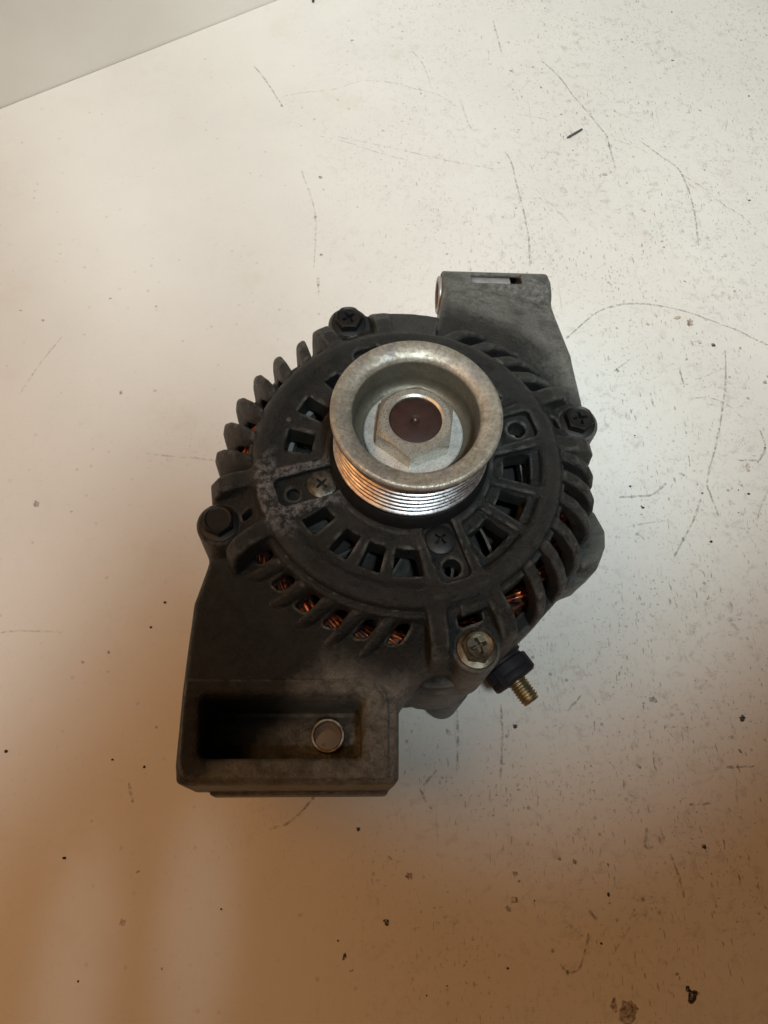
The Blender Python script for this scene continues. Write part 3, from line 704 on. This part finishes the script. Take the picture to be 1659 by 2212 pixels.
# ------------------------------------------------------------------ bolts and screws
M_BLK = plain("black_bolt", (0.014, 0.015, 0.015), 0.5, 0.3, var=0.4, scale=0.4)
M_BRN = metal("dull_bolt", (0.17, 0.155, 0.115), (0.075, 0.065, 0.048), 0.38, 0.8, 0.4, 0.2)
def cross_cut(bm_name, r, z, depth, arm, width):
    """four walls and floor of a cross recess, as a plus-shaped pit"""
    bm = bmesh.new(); w_, a_ = width, arm
    plus = [(w_, w_), (a_, w_ * 0.8), (a_, -w_ * 0.8), (w_, -w_), (w_ * 0.8, -a_), (-w_ * 0.8, -a_), (-w_, -w_), (-a_, -w_ * 0.8), (-a_, w_ * 0.8), (-w_, w_), (-w_ * 0.8, a_), (w_ * 0.8, a_)]
    return plus
def head(name, r, hgt, dome, arm, width, m, n=48, drive=True):
    """round screw head with a real cross recess; origin on its seat"""
    bm = bmesh.new()
    plus = cross_cut(None, r, 0, 0, arm, width)
    ang = lambda p: math.atan2(p[1], p[0])
    top = hgt + dome
    lo = [bm.verts.new((r * MM * math.cos(2 * math.pi * i / n), r * MM * math.sin(2 * math.pi * i / n), 0)) for i in range(n)]
    mi = [bm.verts.new((r * MM * math.cos(2 * math.pi * i / n), r * MM * math.sin(2 * math.pi * i / n), hgt * MM)) for i in range(n)]
    hi = [bm.verts.new((r * 0.82 * MM * math.cos(2 * math.pi * i / n), r * 0.82 * MM * math.sin(2 * math.pi * i / n), (hgt + dome * 0.75) * MM)) for i in range(n)]
    for a, b in ((lo, mi), (mi, hi)):
        for i in range(n): bm.faces.new((a[i], a[(i + 1) % n], b[(i + 1) % n], b[i]))
    pv = [bm.verts.new((x * MM, y * MM, top * MM)) for x, y in plus]
    pb = [bm.verts.new((x * 0.7 * MM, y * 0.7 * MM, (top - 1.9) * MM)) for x, y in plus]
    for i in range(12): bm.faces.new((pv[i], pv[(i + 1) % 12], pb[(i + 1) % 12], pb[i]))
    bm.faces.new(pb[::-1])
    # annulus between the plus and the round edge
    e1 = [bm.edges.get((hi[i], hi[(i + 1) % n])) for i in range(n)]
    e2 = [bm.edges.get((pv[i], pv[(i + 1) % 12])) for i in range(12)]
    bmesh.ops.triangle_fill(bm, use_beauty=True, use_dissolve=False, edges=e1 + e2, normal=(0, 0, 1))
    me = bpy.data.meshes.new(name)
    for f in bm.faces:
        f.smooth = True
    for e in bm.edges:
        if len(e.link_faces) == 2 and e.calc_face_angle(0) > 0.6: e.smooth = False
    bmesh.ops.recalc_face_normals(bm, faces=bm.faces)
    bm.to_mesh(me); bm.free(); me.materials.append(m); return me
def bolt_mesh(m, cross=True):
    """flanged hexagon head with a dished top and a cross recess"""
    bm = lathe([(0, 0), (6.9, 0), (7.1, 0.4), (6.9, 1.0), (5.6, 1.5), (3, 1.6)], 48)
    h0 = hexnut(4.9, 1.2, 5.2, 0, 4.7, 0); me2 = bpy.data.meshes.new("tmp"); h0.to_mesh(me2); h0.free()
    n = 48; R1 = 4.0
    bm.from_mesh(me2)
    top = [f for f in bm.faces if len(f.verts) > 10 and f.calc_center_median().z > 0.005]
    ring0 = list(top[0].verts); bmesh.ops.delete(bm, geom=top, context='FACES_ONLY')
    pv = [bm.verts.new((x * MM, y * MM, 4.6 * MM)) for x, y in cross_cut(None, 0, 0, 0, 2.9, 0.75)]
    pb = [bm.verts.new((x * 0.65 * MM, y * 0.65 * MM, 2.6 * MM)) for x, y in cross_cut(None, 0, 0, 0, 2.9, 0.75)]
    nn = len(ring0); dish = [bm.verts.new((v.co.x * 0.84, v.co.y * 0.84, 4.75 * MM)) for v in ring0]
    for i in range(nn): bm.faces.new((ring0[i], ring0[(i + 1) % nn], dish[(i + 1) % nn], dish[i]))
    e1 = [bm.edges.get((dish[i], dish[(i + 1) % nn])) for i in range(nn)]
    if cross:
        for i in range(12): bm.faces.new((pv[i], pv[(i + 1) % 12], pb[(i + 1) % 12], pb[i]))
        bm.faces.new(pb[::-1]); e1 += [bm.edges.get((pv[i], pv[(i + 1) % 12])) for i in range(12)]
    else: bmesh.ops.delete(bm, geom=pv + pb, context='VERTS')
    bmesh.ops.triangle_fill(bm, use_beauty=True, use_dissolve=False, edges=e1, normal=(0, 0, 1))
    me = bpy.data.meshes.new("bolt_head")
    for f in bm.faces: f.smooth = True
    for e in bm.edges:
        if len(e.link_faces) == 2 and e.calc_face_angle(0) > 0.35: e.smooth = False
    bmesh.ops.recalc_face_normals(bm, faces=bm.faces)
    bm.to_mesh(me); bm.free(); me.materials.append(m); return me
for a, m, turn in zip(BA, (M_BLK, M_BLK, M_BLK, M_BRN), (12, 33, 5, 22)):
    x, y = P(71.3, a)
    o = link(bpy.data.objects.new("housing_bolt", bolt_mesh(m, a != BA[2])), root); o.location = Vector((x, y, 107.33 if m is M_BRN else 106.6)) * MM; o.rotation_euler.z = math.radians(turn)
    if m is M_BRN: o['label'] = "brownish bare metal bolt head, the other three are black"
sm = {}
M_WORN = metal("worn_screw", (0.20, 0.19, 0.155), (0.05, 0.05, 0.045), 0.4, 0.8, 0.35, 0.3)
for a, m in zip(BA[2:] + BA[:1], (M_WORN, M_BLK, M_BLK)):
    x, y = P(32.9, a)
    o = link(bpy.data.objects.new("retainer_screw", head("retainer_screw", 5.3, 1.0, 0.6, 2.5, 0.55, m)), root); o.location = Vector((x, y, 115.3)) * MM
    o.rotation_euler.z = math.radians(a + 28)
    if m is M_WORN: o['label'] = "rubbed screw head with bright worn metal"

# ------------------------------------------------------------------ marks in the tabletop
MK = [mark_mat("grey_mark", (0.24, 0.23, 0.22), 0.55), mark_mat("yellow_stain", (0.42, 0.33, 0.16), 0.6), mark_mat("brown_stain", (0.20, 0.125, 0.07), 0.7), mark_mat("black_stain", (0.03, 0.03, 0.026), 0.9, 0.7, 0.32, 0.5), mark_mat("pink_stain", (0.45, 0.30, 0.25), 0.45)]
bms = [bmesh.new() for _ in MK]
for x, y, r, c in STAINS:
    bm = bms[c]; n = 14; r *= 1.1; e = random.uniform(0.5, 1.0); th = random.uniform(0, 3.14); ph = [random.uniform(0.65, 1.25) for _ in range(n)]
    vs = []
    for i in range(n):
        t = 2 * math.pi * i / n; u = r * ph[i] * math.cos(t); v = r * ph[i] * e * math.sin(t)
        vs.append(bm.verts.new(((x + u * math.cos(th) - v * math.sin(th)) * MM, (y + u * math.sin(th) + v * math.cos(th)) * MM, 0.00006)))
    bm.faces.new(vs)
for nm, bm, m in zip(("grey_stain", "yellow_stain", "brown_stain", "black_stain", "pink_stain"), bms, MK):
    o = from_bm(nm, bm, m, table); o['kind'] = 'stuff'
M_SCR = [mark_mat("faint_scratch", (0.36, 0.34, 0.32), 0.30, 0.28, 0.42, 0.62), mark_mat("scratch_ink", (0.32, 0.30, 0.28), 0.50, 0.32, 0.40, 0.60)]
bms = [bmesh.new(), bmesh.new()]
for wgt, pts in SCRATCHES:
    bm = bms[0 if wgt < 0.45 else 1]; hw = 0.36 + 0.55 * wgt
    P_ = [Vector((a, b)) for a, b in pts]
    # smooth the polyline
    C_ = []
    for i in range(len(P_) - 1):
        p0, p1, p2, p3 = P_[max(i - 1, 0)], P_[i], P_[i + 1], P_[min(i + 2, len(P_) - 1)]
        for k in range(6):
            t = k / 6.0; C_.append(0.5 * (2 * p1 + (p2 - p0) * t + (2 * p0 - 5 * p1 + 4 * p2 - p3) * t * t + (3 * p1 - p0 - 3 * p2 + p3) * t ** 3))
    C_.append(P_[-1]); prev = None
    for i, p in enumerate(C_):
        t = (C_[min(i + 1, len(C_) - 1)] - C_[max(i - 1, 0)]).normalized(); nn = Vector((-t.y, t.x))
        ww = hw * random.uniform(0.55, 1.1) * (0.4 if i in (0, len(C_) - 1) else 1); jit = nn * random.uniform(-0.15, 0.15)
        a = p + jit + nn * ww; b = p + jit - nn * ww
        cur = (bm.verts.new((a.x * MM, a.y * MM, 0.00009)), bm.verts.new((b.x * MM, b.y * MM, 0.00009)))
        if prev: bm.faces.new((prev[0], prev[1], cur[1], cur[0]))
        prev = cur
for bm, m in zip(bms, M_SCR):
    o = from_bm("scratches", bm, m, table); o['kind'] = 'stuff'

# crumbs and splinters lying on the table
M_CRUMB = plain("black_grit", (0.018, 0.016, 0.015), 0.7, var=0.4)
LAB = {6: "largest round black crumb in the right pair beyond the housing ear", 8: "black crumb left of the right pair at the end of a pencil line", 9: "black crumb to the right of the housing ear, standing alone",
       13: "leftmost of three black crumbs level with the lower lug, at the photo edge", 14: "middle one of three black crumbs in a row left of the lower lug", 15: "black crumb nearest the lower lug in the row of three to its left",
       16: "oval dark crumb below left of the lug", 20: "upper black crumb of the pair in the shadow left of the housing", 21: "lower black crumb of the pair in the shadow left of the housing"}
small = bmesh.new()
for i, (x, y, r) in enumerate(CRUMBS):
    bm = bmesh.new() if i in LAB else small
    res = bmesh.ops.create_icosphere(bm, subdivisions=2, radius=r * MM)
    e = random.uniform(0.7, 1.0)
    for v in res['verts']:
        f = random.uniform(0.75, 1.15); v.co = Vector((v.co.x * f, v.co.y * f * e, max(v.co.z * 0.6 * f, -0.3 * r * MM) + 0.3 * r * MM))
    if i not in LAB: bmesh.ops.translate(bm, vec=(x * MM, y * MM, 0.00002), verts=res['verts'])
    else:
        o = from_bm("crumb", bm, M_CRUMB); o.location = (x * MM, y * MM, 0.00002); tag(o, LAB[i], "crumb", "black crumbs scattered on the table")
o = from_bm("grit", small, M_CRUMB); o['kind'] = 'stuff'; o['label'] = "tiny black grit specks scattered on the white table"; o['category'] = "grit"
def splinter(name, a, b, r, label, m):
    d = Vector(b) - Vector(a); bm = bmesh.new(); n = 7; prev = None
    for i in range(7):
        t = i / 6.0; rr = r * (0.6 if i in (0, 6) else random.uniform(0.85, 1.1))
        ring = [bm.verts.new(((t - 0.5) * d.length * MM, rr * math.cos(2 * math.pi * k / n) * MM + random.uniform(-.1, .1) * MM, (rr * 0.8 * math.sin(2 * math.pi * k / n) + r * 0.85) * MM)) for k in range(n)]
        if prev:
            for k in range(n): bm.faces.new((prev[k], prev[(k + 1) % n], ring[(k + 1) % n], ring[k]))
        else: bm.faces.new(ring[::-1])
        prev = ring
    bm.faces.new(prev)
    o = from_bm(name, bm, m, None, 50); o.location = ((Vector(a) + Vector(b)) / 2).to_3d() * MM; o.rotation_euler.z = math.atan2(d.y, d.x); tag(o, label, "splinter")
splinter("splinter", (124.5, 310.3), (135.7, 319.3), 1.0, "short dark grey splinter lying on the table beyond the upper lug", plain("grey_splinter", (0.10, 0.10, 0.085), 0.5))
splinter("splinter", (-50.8, 452), (-50.2, 440.5), 1.2, "brown splinter cut by the top edge near the wall", plain("brown_splinter", (0.07, 0.03, 0.018), 0.5))
